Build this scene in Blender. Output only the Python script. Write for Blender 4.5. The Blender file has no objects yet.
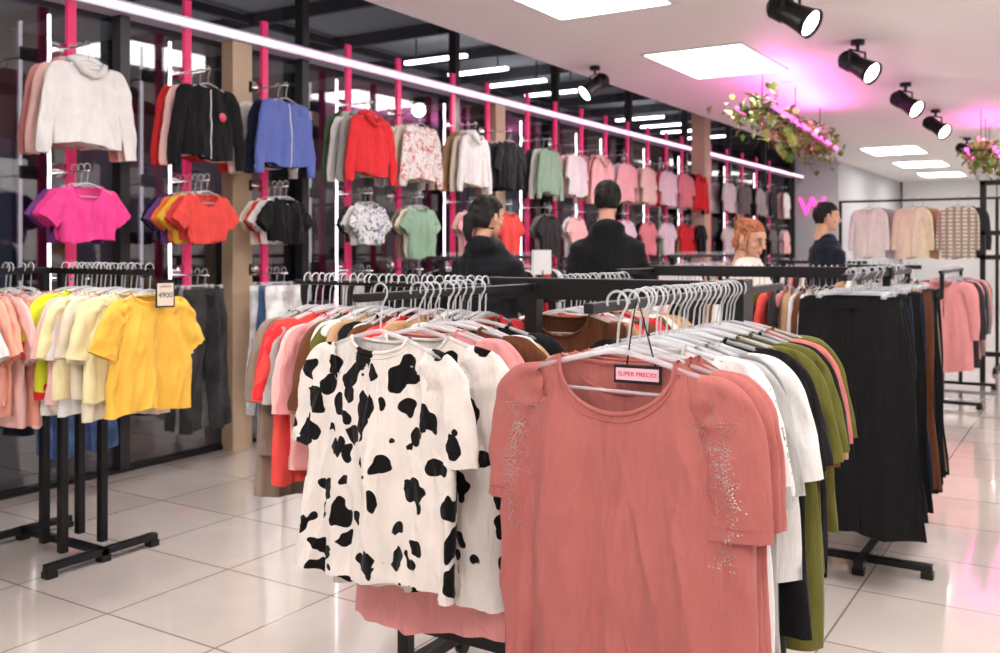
import bpy, bmesh, math, random
from mathutils import Vector, Matrix, noise
from mathutils.bvhtree import BVHTree
random.seed(7)
scene=bpy.context.scene
col=scene.collection
A=math.radians(32); CS=math.cos(A); SN=math.sin(A)
HC=1.4

def lin(c):
    return tuple(((v/12.92) if v<=0.04045 else ((v+0.055)/1.055)**2.4) for v in c)
def rgb(r,g,b): return lin((r/255,g/255,b/255))

# ---------------- materials ----------------
MATS={}
def newmat(name):
    m=bpy.data.materials.new(name); m.use_nodes=True
    nt=m.node_tree; b=nt.nodes['Principled BSDF']
    return m,nt,b
def plain(name,c,rough=0.5,metal=0.0,spec=None,trans=0,alpha=1,bump=0,bscale=200):
    if name in MATS: return MATS[name]
    m,nt,b=newmat(name)
    b.inputs['Base Color'].default_value=(*c,1); b.inputs['Roughness'].default_value=rough
    b.inputs['Metallic'].default_value=metal
    if trans: b.inputs['Transmission Weight'].default_value=trans
    if alpha<1: b.inputs['Alpha'].default_value=alpha
    tc=nt.nodes.new('ShaderNodeTexCoord'); n=nt.nodes.new('ShaderNodeTexNoise'); n.inputs['Scale'].default_value=bscale
    nt.links.new(tc.outputs['Object'],n.inputs['Vector'])
    mx=nt.nodes.new('ShaderNodeMix'); mx.data_type='RGBA'; mx.blend_type='MULTIPLY'
    mx.inputs['Factor'].default_value=0.12; mx.inputs['A'].default_value=(*c,1)
    nt.links.new(n.outputs['Fac'],mx.inputs['B']); nt.links.new(mx.outputs['Result'],b.inputs['Base Color'])
    if bump:
        bp=nt.nodes.new('ShaderNodeBump'); bp.inputs['Strength'].default_value=bump; bp.inputs['Distance'].default_value=0.01
        nt.links.new(n.outputs['Fac'],bp.inputs['Height']); nt.links.new(bp.outputs['Normal'],b.inputs['Normal'])
    MATS[name]=m; return m
def emis(name,c,s):
    if name in MATS: return MATS[name]
    m,nt,b=newmat(name)
    b.inputs['Base Color'].default_value=(*c,1)
    b.inputs['Emission Color'].default_value=(*c,1); b.inputs['Emission Strength'].default_value=s
    MATS[name]=m; return m
def fabric(c,pattern=None,c2=(0.01,0.01,0.01),scale=1.0):
    key=('fab',c,pattern,c2,scale)
    if key in MATS: return MATS[key]
    m,nt,b=newmat('fabric_%s_%d'%(pattern or 'plain',len(MATS)))
    L=nt.links; N=nt.nodes
    b.inputs['Roughness'].default_value=0.92
    b.inputs['Sheen Weight'].default_value=0.06
    b.inputs['Specular IOR Level'].default_value=0.15
    tc=N.new('ShaderNodeTexCoord')
    n=N.new('ShaderNodeTexNoise'); n.inputs['Scale'].default_value=14; n.inputs['Detail'].default_value=3
    L.new(tc.outputs['Object'],n.inputs['Vector'])
    base=N.new('ShaderNodeMix'); base.data_type='RGBA'
    base.inputs['A'].default_value=(*[x*0.88 for x in c],1); base.inputs['B'].default_value=(*[min(1,x*1.06) for x in c],1)
    L.new(n.outputs['Fac'],base.inputs['Factor'])
    out=base.outputs['Result']
    if pattern=='cow':
        n2=N.new('ShaderNodeTexNoise'); n2.inputs['Scale'].default_value=14; n2.inputs['Detail'].default_value=1.5
        L.new(tc.outputs['Object'],n2.inputs['Vector'])
        ad=N.new('ShaderNodeVectorMath'); ad.operation='MULTIPLY_ADD'; ad.inputs[1].default_value=(.09,.09,.09)
        L.new(n2.outputs['Color'],ad.inputs[0])
        fl=N.new('ShaderNodeVectorMath'); fl.operation='MULTIPLY'; fl.inputs[1].default_value=(1,0.10,0.90)
        L.new(tc.outputs['Object'],fl.inputs[0]); L.new(fl.outputs[0],ad.inputs[2])
        v=N.new('ShaderNodeTexVoronoi'); v.inputs['Scale'].default_value=15.5; v.inputs['Randomness'].default_value=0.8
        L.new(ad.outputs[0],v.inputs['Vector'])
        r=N.new('ShaderNodeValToRGB'); r.color_ramp.elements[0].position=0.41; r.color_ramp.elements[1].position=0.425
        r.color_ramp.elements[0].color=(1,1,1,1); r.color_ramp.elements[1].color=(0,0,0,1)
        L.new(v.outputs['Distance'],r.inputs['Fac'])
        mk=r.outputs['Color']
    elif pattern=='floral':
        v=N.new('ShaderNodeTexNoise'); v.inputs['Scale'].default_value=28*scale; v.inputs['Distortion'].default_value=1.5
        L.new(tc.outputs['Object'],v.inputs['Vector'])
        r=N.new('ShaderNodeValToRGB'); r.color_ramp.elements[0].position=0.53; r.color_ramp.elements[1].position=0.57
        L.new(v.outputs['Fac'],r.inputs['Fac']); mk=r.outputs['Color']
    elif pattern in('stripe','plaid'):
        w=N.new('ShaderNodeTexWave'); w.bands_direction='Z'; w.inputs['Scale'].default_value=7*scale; w.inputs['Distortion'].default_value=0.2
        L.new(tc.outputs['Object'],w.inputs['Vector'])
        r=N.new('ShaderNodeValToRGB'); r.color_ramp.elements[0].position=0.6; r.color_ramp.elements[1].position=0.66
        L.new(w.outputs['Fac'],r.inputs['Fac']); mk=r.outputs['Color']
        if pattern=='plaid':
            w2=N.new('ShaderNodeTexWave'); w2.bands_direction='X'; w2.inputs['Scale'].default_value=4*scale
            L.new(tc.outputs['Object'],w2.inputs['Vector'])
            mm=N.new('ShaderNodeMath'); mm.operation='MAXIMUM'; L.new(mk,mm.inputs[0])
            r2=N.new('ShaderNodeValToRGB'); r2.color_ramp.elements[0].position=0.6; r2.color_ramp.elements[1].position=0.66
            L.new(w2.outputs['Fac'],r2.inputs['Fac']); L.new(r2.outputs['Color'],mm.inputs[1])
            m3=N.new('ShaderNodeMath'); m3.operation='MULTIPLY'; m3.inputs[1].default_value=.6; L.new(mm.outputs[0],m3.inputs[0]); mk=m3.outputs[0]
    elif pattern=='denim':
        v=N.new('ShaderNodeTexNoise'); v.inputs['Scale'].default_value=6; v.inputs['Detail'].default_value=6
        L.new(tc.outputs['Object'],v.inputs['Vector'])
        r=N.new('ShaderNodeValToRGB'); r.color_ramp.elements[0].position=0.4; r.color_ramp.elements[1].position=0.62
        L.new(v.outputs['Fac'],r.inputs['Fac']); mk=r.outputs['Color']
    if pattern:
        mx=N.new('ShaderNodeMix'); mx.data_type='RGBA'; L.new(mk,mx.inputs['Factor']); L.new(out,mx.inputs['A'])
        mx.inputs['B'].default_value=(*c2,1); out=mx.outputs['Result']
    L.new(out,b.inputs['Base Color'])
    n3=N.new('ShaderNodeTexNoise'); n3.inputs['Scale'].default_value=500
    L.new(tc.outputs['Object'],n3.inputs['Vector'])
    n4=N.new('ShaderNodeTexNoise'); n4.inputs['Scale'].default_value=8; n4.inputs['Detail'].default_value=4; n4.inputs['Distortion'].default_value=.6
    mp=N.new('ShaderNodeMapping'); mp.inputs['Scale'].default_value=(1.8,1,.5); L.new(tc.outputs['Object'],mp.inputs['Vector']); L.new(mp.outputs[0],n4.inputs['Vector'])
    b1=N.new('ShaderNodeBump'); b1.inputs['Strength'].default_value=.25; b1.inputs['Distance'].default_value=.001; L.new(n3.outputs['Fac'],b1.inputs['Height'])
    b2=N.new('ShaderNodeBump'); b2.inputs['Strength'].default_value=.9; b2.inputs['Distance'].default_value=.024; L.new(n4.outputs['Fac'],b2.inputs['Height'])
    L.new(b1.outputs[0],b2.inputs['Normal']); L.new(b2.outputs[0],b.inputs['Normal'])
    MATS[key]=m; return m

BLACKM=plain('black_powder_coat',(0.008,0.008,0.009),0.4,0.3)
PLAST=plain('clear_plastic',(0.9,0.91,0.95),0.12,0,alpha=0.38)
WHITEM=plain('white_paint',(0.87,0.86,0.85),0.6)
SKIN=plain('skin',rgb(214,160,134),0.6)

# ---------------- mesh helper ----------------
class M:
    def __init__(s): s.v=[]; s.f=[]; s.m=[]
    def add(s,vs,fs,mi=0):
        o=len(s.v); s.v+= [tuple(v) for v in vs]; s.f+=[tuple(i+o for i in f) for f in fs]; s.m+=[mi]*len(fs)
    def box(s,a,b,mi=0):
        x0,y0,z0=a; x1,y1,z1=b
        s.add([(x0,y0,z0),(x1,y0,z0),(x1,y1,z0),(x0,y1,z0),(x0,y0,z1),(x1,y0,z1),(x1,y1,z1),(x0,y1,z1)],
              [(0,3,2,1),(4,5,6,7),(0,1,5,4),(1,2,6,5),(2,3,7,6),(3,0,4,7)],mi)
    def tube(s,pts,r,n=6,mi=0,cap=True):
        pts=[Vector(p) for p in pts]; K=len(pts)
        rs=r if isinstance(r,(list,tuple)) else [r]*K
        t0=(pts[1]-pts[0]).normalized()
        ref=Vector((0,0,1)) if abs(t0.z)<.9 else Vector((0,1,0))
        u=t0.cross(ref).normalized(); vs=[]
        for k in range(K):
            t=((pts[min(k+1,K-1)]-pts[max(k-1,0)])).normalized()
            u=(u-t*u.dot(t)).normalized(); w=t.cross(u)
            for i in range(n):
                a=2*math.pi*i/n; vs.append(pts[k]+(u*math.cos(a)+w*math.sin(a))*rs[k])
        fs=[]
        for k in range(K-1):
            for i in range(n):
                j=(i+1)%n; fs.append((k*n+i,k*n+j,(k+1)*n+j,(k+1)*n+i))
        if cap: fs.append(tuple(range(n-1,-1,-1))); fs.append(tuple((K-1)*n+i for i in range(n)))
        s.add(vs,fs,mi)
    def loft(s,rings,n=16,mi=0,cap=True):
        vs=[];K=len(rings)
        for c,rx,ry in rings:
            for i in range(n):
                a=2*math.pi*i/n; vs.append((c[0]+rx*math.cos(a),c[1]+ry*math.sin(a),c[2]))
        fs=[]
        for k in range(K-1):
            for i in range(n):
                j=(i+1)%n; fs.append((k*n+i,k*n+j,(k+1)*n+j,(k+1)*n+i))
        if cap: fs.append(tuple(range(n-1,-1,-1))); fs.append(tuple((K-1)*n+i for i in range(n)))
        s.add(vs,fs,mi)
    def ell(s,c,r,n=14,mi=0,disp=0,seed=0):
        vs=[];h=n//2+1
        for j in range(1,h):
            p=math.pi*j/h
            for i in range(n):
                a=2*math.pi*i/n
                d=Vector((math.sin(p)*math.cos(a),math.sin(p)*math.sin(a),math.cos(p)))
                k=1+disp*noise.noise(d*3+Vector((seed,0,0))) if disp else 1
                vs.append((c[0]+r[0]*d.x*k,c[1]+r[1]*d.y*k,c[2]+r[2]*d.z*k))
        fs=[]
        for j in range(h-2):
            for i in range(n):
                q=(i+1)%n; fs.append((j*n+i,(j+1)*n+i,(j+1)*n+q,j*n+q))
        T=len(vs); vs.append((c[0],c[1],c[2]+r[2])); vs.append((c[0],c[1],c[2]-r[2]))
        for i in range(n):
            q=(i+1)%n; fs.append((T,i,q)); fs.append((T+1,(h-2)*n+q,(h-2)*n+i))
        s.add(vs,fs,mi)
    def mesh(s,name,smooth=True):
        me=bpy.data.meshes.new(name); me.from_pydata(s.v,[],s.f)
        me.polygons.foreach_set('material_index',s.m)
        me.polygons.foreach_set('use_smooth',[smooth]*len(s.f)); me.update(); return me
def obj(name,data,mats=(),parent=None,loc=(0,0,0),rz=0,rot=None):
    if isinstance(data,M): data=data.mesh(name,True)
    o=bpy.data.objects.new(name,data); col.objects.link(o)
    if data is not None and mats and len(data.materials)==0:
        for m in mats: data.materials.append(m)
    o.location=loc; o.rotation_euler=rot if rot else (0,0,rz)
    if parent: o.parent=parent
    return o
def hard(o):
    for p in o.data.polygons: p.use_smooth=False
    return o
def empty(name,loc=(0,0,0),rz=0):
    e=bpy.data.objects.new(name,None); col.objects.link(e); e.location=loc; e.rotation_euler=(0,0,rz); e.empty_display_size=.1; return e
def bevel(o,w=.004):
    b=o.modifiers.new('bev','BEVEL'); b.width=w; b.segments=2; b.limit_method='ANGLE'; return o

# ---------------- garments ----------------
def hangerM(g,mi=1,hi=False,clip=False,sw=.2):
    n=8 if hi else 5; r=.0026
    pts=[]
    R=.021; K=14 if hi else 8
    for k in range(K+1):
        a=math.radians(200)-math.radians(250)*k/K
        pts.append((R*math.cos(a),0,R*math.sin(a)))
    pts.append((.004,0,-.036)); pts.append((0,0,-.085))
    g.tube(pts,r,n,mi)
    if clip:
        g.tube([(-.15,0,-.088),(.15,0,-.088)],.0035,n,mi)
        for x in(-.13,.13): g.box((x-.010,-.010,-.12),(x+.010,.010,-.08),mi)
        return
    s=[]
    for k in range(-10,11):
        u=k/10; s.append((u*sw*.92,0,-.088-.052*abs(u)**1.3))
    g.tube(s,.0055 if hi else .004,n,mi)
    g.tube([(-sw*.9,0,-.140),(-sw*.6,0,-.163),(sw*.6,0,-.163),(sw*.9,0,-.140)],.003,n,mi)

GC={}
def tee(hw=.235,sw=.21,L=.6,nk=.09,nd=.07,slen=.17,th=.032,long=False,seed=0,nu=22,nv=16,flare=1.04,hood=False,zipp=False,hi=False,fold=.012,spread=.15,slw=.07,sleeves=True,wr=1.0,band=False):
    key=('tee',hw,sw,L,nk,nd,slen,th,long,seed,nu,nv,flare,hood,zipp,hi,fold,spread,slw,sleeves,wr,band)
    if key in GC: return GC[key]
    g=M(); rnd=random.Random(seed+11)
    p1,p2,p3=[rnd.uniform(0,6.28) for _ in range(3)]
    def topz(ax,front):
        if ax<nk:
            q=math.sqrt(max(0,1-(ax/nk)**2)); return -.10-(nd if front else .014)*q
        return -.10-.062*((ax-nk)/(sw-nk))**1.15
    us=[]
    for i in range(nu+1): us.append(-1+2*i/nu)
    def P(u,v,front):
        w=hw*flare+(hw-hw*flare)*min(1,v/.7)
        if v>.68:
            q=(v-.68)/.32; w=w+(sw-w)*(q*q*(3-2*q))
        ax=abs(u)*sw
        tz=topz(ax,front); hz=-.10-L-.012*math.sin(u*3+p3)-.010*noise.noise(Vector((u*3,seed,0)))
        z=hz+(tz-hz)*v
        env=math.sqrt(max(0,1-abs(u)**3.2))
        t=th*env*(1-v**3)
        if ax<nk*1.02: t+=.022*v**3*math.sqrt(max(0,1-(ax/(nk*1.02))**2))
        t+=.0012
        a=fold*((1-v)**.7)*(.9*math.sin(u*6.5+p1+v*.8)+.6*math.sin(u*12+p2-v*1.5)+.3*math.sin(u*21+p3))
        a+=.010*wr*noise.noise(Vector((u*2.2+seed,v*3,seed*.7+(0 if front else 5))))*(1-v**6)
        a+=.004*wr*noise.noise(Vector((u*7+seed,v*7,seed*.7)))*(1-v**6)
        rd=1-abs(noise.noise(Vector((u*3.4+(v-.5)*1.6*(1 if u>0 else -1)+seed,v*1.5,seed*1.3))))*2.2
        a-=(1 if front else -1)*.009*wr*max(0,rd)**3*(1-v**5)
        rd2=1-abs(noise.noise(Vector((u*6.5-(v-.5)*2.2*(1 if u>0 else -1)+seed*2,v*1.9,seed*2.3))))*2.6
        a-=(1 if front else -1)*.004*wr*max(0,rd2)**3*(1-v**5)
        a+=.0035*math.sin((abs(u)*5+(1-v)*9)+p2)*math.exp(-((abs(u)-.75)/.25)**2)*(v**.7)*(1-v**5)
        x=u*w+.006*math.sin(v*5+p1)*abs(u)
        return (x,(-t if front else t)+a,z)
    n2=2*(nu+1); vs=[]
    for j in range(nv+1):
        v=j/nv
        for u in us: vs.append(P(u,v,True))
        for u in reversed(us): vs.append(P(u,v,False))
    fs=[]
    for j in range(nv):
        for i in range(n2):
            k=(i+1)%n2; fs.append((j*n2+i,j*n2+k,(j+1)*n2+k,(j+1)*n2+i))
    g.add(vs,fs,0)
    for front in (True,False):
        pts=[]
        K=16 if band else 8
        for k in range(-K,K+1):
            u=k/K*nk/sw; p=P(u,1,front); pts.append((p[0],p[1],p[2]-.002))
        g.tube(pts,.0045 if not hood else .012,6,0,False)
        if band:
            pts=[]
            for k in range(-K,K+1):
                u=k/K*nk*1.08/sw; q=P(u,.972,front); pts.append((q[0],q[1]-(.0015 if front else -.0015),q[2]))
            g.tube(pts,.0016,5,0,False)
    if sleeves:
        for s in(-1,1):
            zz=-.162
            if long:
                path=[(sw-.07,zz),(sw-.01,zz-.015),(sw+.02,zz-.08),(sw+.02+spread*.10,zz-.2),(sw+.02+spread*.2,zz-.34),(sw+.01+spread*.26,zz-.46)]
                ws=[.05,.065,.065,.055,.048,.038]
            else:
                path=[(sw-.07,zz),(sw-.025,zz-.014),(sw-.002,zz-.05),(sw+.004+spread*.08,zz-.05-slen*.5),(sw+.006+spread*.16,zz-.05-slen)]
                ws=[.043,slw*.84,slw*.94,slw*.98,slw*.95]
            pp=[];ww=[];R=6 if hi else 2
            for k in range(len(path)-1):
                for q in range(R):
                    t=q/R
                    a0=path[max(0,k-1)];a1=path[k];a2=path[k+1];a3=path[min(len(path)-1,k+2)]
                    cr=lambda A0,A1,A2,A3:.5*((2*A1)+(-A0+A2)*t+(2*A0-5*A1+4*A2-A3)*t*t+(-A0+3*A1-3*A2+A3)*t**3)
                    pp.append((cr(a0[0],a1[0],a2[0],a3[0]),cr(a0[1],a1[1],a2[1],a3[1]))); ww.append(ws[k]*(1-t)+ws[k+1]*t)
            pp.append(path[-1]); ww.append(ws[-1])
            n=24 if hi else 10; K=len(pp); vs=[]
            oy=rnd.uniform(-.008,.008)
            for k in range(K):
                a=pp[max(0,k-R)]; b=pp[min(K-1,k+R)]
                d=Vector((b[0]-a[0],b[1]-a[1])).normalized(); nx,nz=-d.y,d.x
                tk=.022 if k>R else .016
                kk=k/R
                for i in range(n):
                    an=2*math.pi*i/n
                    wv=.014*noise.noise(Vector((math.cos(an)*2.2,kk*1.2,seed+s*3)))+.008*noise.noise(Vector((math.cos(an)*5,kk*2.0,seed+s*5)))
                    x=pp[k][0]+nx*ww[k]*math.cos(an); z=pp[k][1]+nz*ww[k]*math.cos(an)
                    vs.append((s*x,oy*min(1,kk/2)+tk*math.sin(an)+wv,z))
            fs=[]
            for k in range(K-1):
                for i in range(n):
                    j=(i+1)%n
                    f=(k*n+i,k*n+j,(k+1)*n+j,(k+1)*n+i); fs.append(f if s<0 else f[::-1])
            g.add(vs,fs,0)
            if band and not long:
                o0=(K-3)*n; pts=[]
                for i in list(range(n))+[0]:
                    v_=vs[o0+i]; pts.append((v_[0],v_[1]*1.03,v_[2]))
                g.tube(pts,.0011,4,0,False)
    if hood:
        g.ell((0,.035,-.10),(.115,.045,.05),12,0,.3,seed)
        g.tube([(-.09,-.02,-.11),(-.06,-.045,-.15),(0,-.05,-.18),(.06,-.045,-.15),(.09,-.02,-.11)],[.02,.022,.014,.022,.02],6,0)
    if zipp:
        pts=[]
        for k in range(9):
            p=P(0,k/8,True); pts.append((p[0],p[1]-.003,p[2]))
        g.tube(pts,.004,5,2)
    hangerM(g,1,hi,sw=sw)
    me=g.mesh('garment_mesh'); me.materials.append(None); me.materials.append(PLAST); me.materials.append(plain('zip_white',(.8,.8,.8),.4))
    GC[key]=me; return me
def pants(L=.92,hw=.17,leg=.11,seed=0,nu=14,nv=22,hem=.12,sp=.035):
    key=('pants',L,hw,leg,seed,nu,nv,hem,sp)
    if key in GC: return GC[key]
    g=M(); rnd=random.Random(seed)
    for s in(-1,1):
        vs=[];n=28;ph=rnd.uniform(0,6)
        for j in range(nv+1):
            v=j/nv; z=-.11-L*v
            c=s*(hw*.5+sp*v)
            w=hw*.5+.012 if v<.02 else (hw*.56+ (leg-hw*.56)*min(1,v/.28) if v<.28 else leg+(hem-leg)*(v-.28)/.72)
            for i in range(n):
                a=2*math.pi*i/n; ca=math.cos(a); sa=math.sin(a)
                y=.030*sa*(1-.4*abs(ca))+.020*v*math.sin(ca*5+ph+v)+.022*noise.noise(Vector((ca*2,v*6,seed+s)))+.008*math.sin(ca*11+ph)*v
                vs.append((c+w*ca+.008*math.sin(v*9+ph),y,z+.01*math.sin(ca*2+ph)*v))
        fs=[]
        for j in range(nv):
            for i in range(n):
                k=(i+1)%n; fs.append((j*n+k,j*n+i,(j+1)*n+i,(j+1)*n+k))
        g.add(vs,fs,0)
    g.loft([((0,0,-.105),hw*1.04,.03),((0,0,-.145),hw*1.04,.03)],20,0,False)
    hangerM(g,1,clip=True)
    me=g.mesh('pants_mesh'); me.materials.append(None); me.materials.append(PLAST)
    GC[key]=me; return me
def hang(name,me,mat,X,Y,Z,rz=0,parent=None):
    o=bpy.data.objects.new(name,me); col.objects.link(o)
    o.location=(X,Y,Z); o.rotation_euler=(0,0,rz)
    o.material_slots[0].link='OBJECT'; o.material_slots[0].material=mat
    if parent: o.parent=parent
    return o

C={'white':rgb(228,224,223),'cream':rgb(228,216,194),'pink':rgb(220,146,146),'hotpink':rgb(238,72,148),'rose':rgb(200,115,110),
'red':rgb(205,48,50),'coral':rgb(228,78,72),'olive':rgb(100,97,43),'taupe':rgb(138,120,107),'grey':rgb(118,116,116),'lgrey':rgb(175,173,171),
'black':rgb(24,23,25),'char':rgb(52,50,52),'tan':rgb(184,146,110),'brown':rgb(106,64,43),'mint':rgb(146,176,152),'green':rgb(82,106,78),'navy':rgb(32,36,56),
'blue':rgb(98,112,180),'denim':rgb(70,92,130),'yellow':rgb(250,200,70),'peach':rgb(238,166,146),'lpink':rgb(238,192,186),'ochre':rgb(180,120,50),'neon':rgb(215,225,60),'orange':rgb(240,130,60),'paley':rgb(240,228,178),'purple':rgb(120,70,140),'tred':rgb(222,52,58)}
def F(n,*a,**k): return fabric(C[n],*a,**k)

# ================= ROOM =================
def tile_floor():
    m,nt,b=newmat('floor_tiles'); N=nt.nodes;L=nt.links
    tc=N.new('ShaderNodeTexCoord'); mp=N.new('ShaderNodeMapping'); mp.inputs['Location'].default_value=(.22,.1,0)
    L.new(tc.outputs['Object'],mp.inputs['Vector'])
    br=N.new('ShaderNodeTexBrick'); br.offset=0; br.inputs['Scale'].default_value=1
    br.inputs['Brick Width'].default_value=.6; br.inputs['Row Height'].default_value=.6; br.inputs['Mortar Size'].default_value=.0045
    br.inputs['Mortar Smooth'].default_value=.2; br.inputs['Bias'].default_value=0
    br.inputs['Color1'].default_value=(*rgb(234,223,215),1); br.inputs['Color2'].default_value=(*rgb(224,211,202),1); br.inputs['Mortar'].default_value=(*rgb(160,142,130),1)
    L.new(mp.outputs[0],br.inputs['Vector'])
    n=N.new('ShaderNodeTexNoise'); n.inputs['Scale'].default_value=3.5; n.inputs['Detail'].default_value=8; n.inputs['Distortion'].default_value=1
    L.new(tc.outputs['Object'],n.inputs['Vector'])
    mx=N.new('ShaderNodeMix'); mx.data_type='RGBA'; mx.blend_type='MULTIPLY'; mx.inputs['Factor'].default_value=.2
    L.new(br.outputs['Color'],mx.inputs['A']); L.new(n.outputs['Fac'],mx.inputs['B']); L.new(mx.outputs['Result'],b.inputs['Base Color'])
    r=N.new('ShaderNodeMapRange'); r.inputs['To Min'].default_value=.03; r.inputs['To Max'].default_value=.18; L.new(n.outputs['Fac'],r.inputs['Value']); L.new(r.outputs[0],b.inputs['Roughness'])
    b.inputs['Specular IOR Level'].default_value=.9
    b.inputs['Coat Weight'].default_value=.7; b.inputs['Coat Roughness'].default_value=.04; b.inputs['Coat IOR'].default_value=1.6
    bp=N.new('ShaderNodeBump'); bp.invert=True; bp.inputs['Strength'].default_value=.4; bp.inputs['Distance'].default_value=.003
    L.new(br.outputs['Fac'],bp.inputs['Height']); L.new(bp.outputs[0],b.inputs['Normal'])
    return m
def bx(name,a,b,mat,parent=None):
    g=M(); g.box(a,b); return hard(obj(name,g,[mat],parent))
TILE=tile_floor()
bx('floor',(-5.3,-2.2,-.1),(3.2,27.2,0),TILE)
bx('floor_walkway',(-6.6,-2.2,-.1),(-5.3,27.2,0),TILE)
CEIL=plain('ceiling_paint',(.9,.885,.875),.55)
bx('ceiling',(-4.4,-2.2,3.2),(3.2,27.2,3.3),CEIL)
bx('trim_1',(-4.46,-2.2,3.2),(-4.4,27.2,4.05),CEIL)
bx('wall_right',(3.0,-2.2,0),(3.2,27.2,3.2),WHITEM)
bx('wall_back',(-4.3,27.0,0),(3.2,27.2,3.2),WHITEM)
bx('wall_rear',(-5.3,-2.2,0),(3.2,-2.0,4.0),WHITEM)
CONC=plain('concrete',rgb(205,205,210),.8,bump=.4,bscale=6)
bx('wall_concrete',(-5.3,19.8,0),(-4.35,27.2,4.0),CONC)
def glass(name,k,tint):
    m,nt,b=newmat(name); N=nt.nodes
    tr=N.new('ShaderNodeBsdfTransparent'); gl=N.new('ShaderNodeBsdfGlossy'); gl.inputs['Roughness'].default_value=.03
    ms=N.new('ShaderNodeMixShader'); ms.inputs[0].default_value=k; nt.links.new(tr.outputs[0],ms.inputs[1]); nt.links.new(gl.outputs[0],ms.inputs[2])
    nt.links.new(ms.outputs[0],N['Material Output'].inputs['Surface']); tr.inputs[0].default_value=(*tint,1); return m
bx('window_1',(-5.23,-2,0.03),(-5.22,19.8,2.86),glass('tinted_window_glass',.12,(.66,.67,.72)))
bx('window_2',(-5.23,-2,2.93),(-5.22,19.8,4.0),glass('clear_window_glass',.03,(.9,.9,.93)))
bx('baseboard_left',(-5.26,-2,0),(-5.18,19.8,.03),BLACKM)
FAS=plain('fascia',rgb(215,210,225),.5)
g=M(); g.box((-5.2,-2,2.86),(-5.04,19.8,2.93)); hard(obj('trim_2',g,[FAS]))
g=M(); g.box((-5.035,-2,2.875),(-5.015,5.0,2.905)); g.box((-5.035,5.0,2.875),(-5.015,19.7,2.905),1); hard(obj('led_ledge_strip',g,[emis('led_strip',(1,.93,.98),1.8),emis('led_strip_pink',(1,.55,.82),2.2)]))
g=M()
for y in [-1.5,.3,2.1,3.75,5.35,7.4,9.4,11.4,13.4,15.4,17.4,19.4]:
    g.box((-5.2,y,.03),(-5.12,y+.07,4.0))
g.box((-5.2,-2,.95),(-5.15,19.7,1.0))
hard(obj('window_mullions',g,[plain('mullion_dark',(.02,.02,.022),.4)]))
WOOD=plain('light_wood',rgb(205,180,150),.5,bscale=12)
g=M()
g.box((-5.19,4.62,0),(-5.08,4.80,2.86)); g.box((-5.19,8.02,0),(-5.06,8.2,2.86)); g.box((-5.0,13.3,0),(-4.8,13.55,4.0))
hard(obj('wooden_column',g,[WOOD]))
HALL=plain('hall_dark',(.035,.035,.04),.7); HALL2=plain('hall_grey',(.26,.26,.27),.7)
bx('wall_hall',(-11,-3,0),(-10.8,32,4.1),HALL)
bx('wall_hall_end',(-11,31.8,0),(-5.3,32,4.1),HALL)
bx('ceiling_hall',(-11,-3,4.0),(-4.46,32,4.1),HALL2)
g=M()
for k in range(22): g.box((-10.8,-1+k*1.4,3.86),(-5.3,-.94+k*1.4,4.0))
for x in(-5.9,-7.9,-9.1): g.box((x,-2,3.88),(x+.06,31,3.97))
for y in [9.36,10.3,11.3,12.3,15.5,16.6,17.6,18.8]:
    for x in(-7.1,-6.5): g.box((x,y+.03,3.74),(x+.015,y+.045,4.0))
hard(obj('hall_ceiling_beams',g,[HALL]))
e=M()
for y in [9.36,10.3,11.3,12.3,15.5,16.6,17.6,18.8]:
    e.box((-7.25,y,3.70),(-6.35,y+.07,3.74))
hard(obj('hall_strip_lights',e,[emis('hall_led',(.95,.97,1),7)]))
bx('floor_hall',(-11,-3,-.1),(-6.6,32,0),plain('hall_floor',(.12,.115,.11),.3))
rs=random.Random(4)
for k in range(8):
    y=-1+k*4.0
    e=empty('shopfront',(-10.75,y,0))
    g=M(); g.box((0,.1,.1),(.06,3.5,.2)); g.box((0,.1,2.7),(.06,3.5,3.2)); g.box((0,.1,.1),(.06,.2,3.0)); g.box((0,1.7,.1),(.06,1.78,2.8)); g.box((0,3.4,.1),(.06,3.5,3.0))
    hard(obj('shop_frame',g,[plain('shop_frame',(.18,.17,.16),.5)],e))
    g=M(); g.box((.0,.2,.2),(.02,3.4,2.7)); hard(obj('shop_glazing',g,[emis('shop_dim_%d'%(k%3),[(.30,.28,.24),(.16,.20,.26),(.26,.2,.24)][k%3],.16)],e))  # dim glow put into the glazing in place of lit shop interiors
    g=M()
    for q in range(7):
        yy=.4+q*.42; hgt=rs.uniform(.7,1.7); g.box((.03,yy,.1),(.35,yy+.28,hgt))
    hard(obj('display_units',g,[plain('hall_units',(.10,.095,.09),.6)],e))
l=bpy.data.lights.new('hall_fill_light','AREA'); l.shape='RECTANGLE'; l.size=3; l.size_y=24; l.energy=120  # added fill lamp, faces up to brighten the hall ceiling and beams
o=bpy.data.objects.new('hall_fill_light',l); col.objects.link(o); o.location=(-8.4,10,2.2); o.rotation_euler=(math.pi,0,0)

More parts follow.
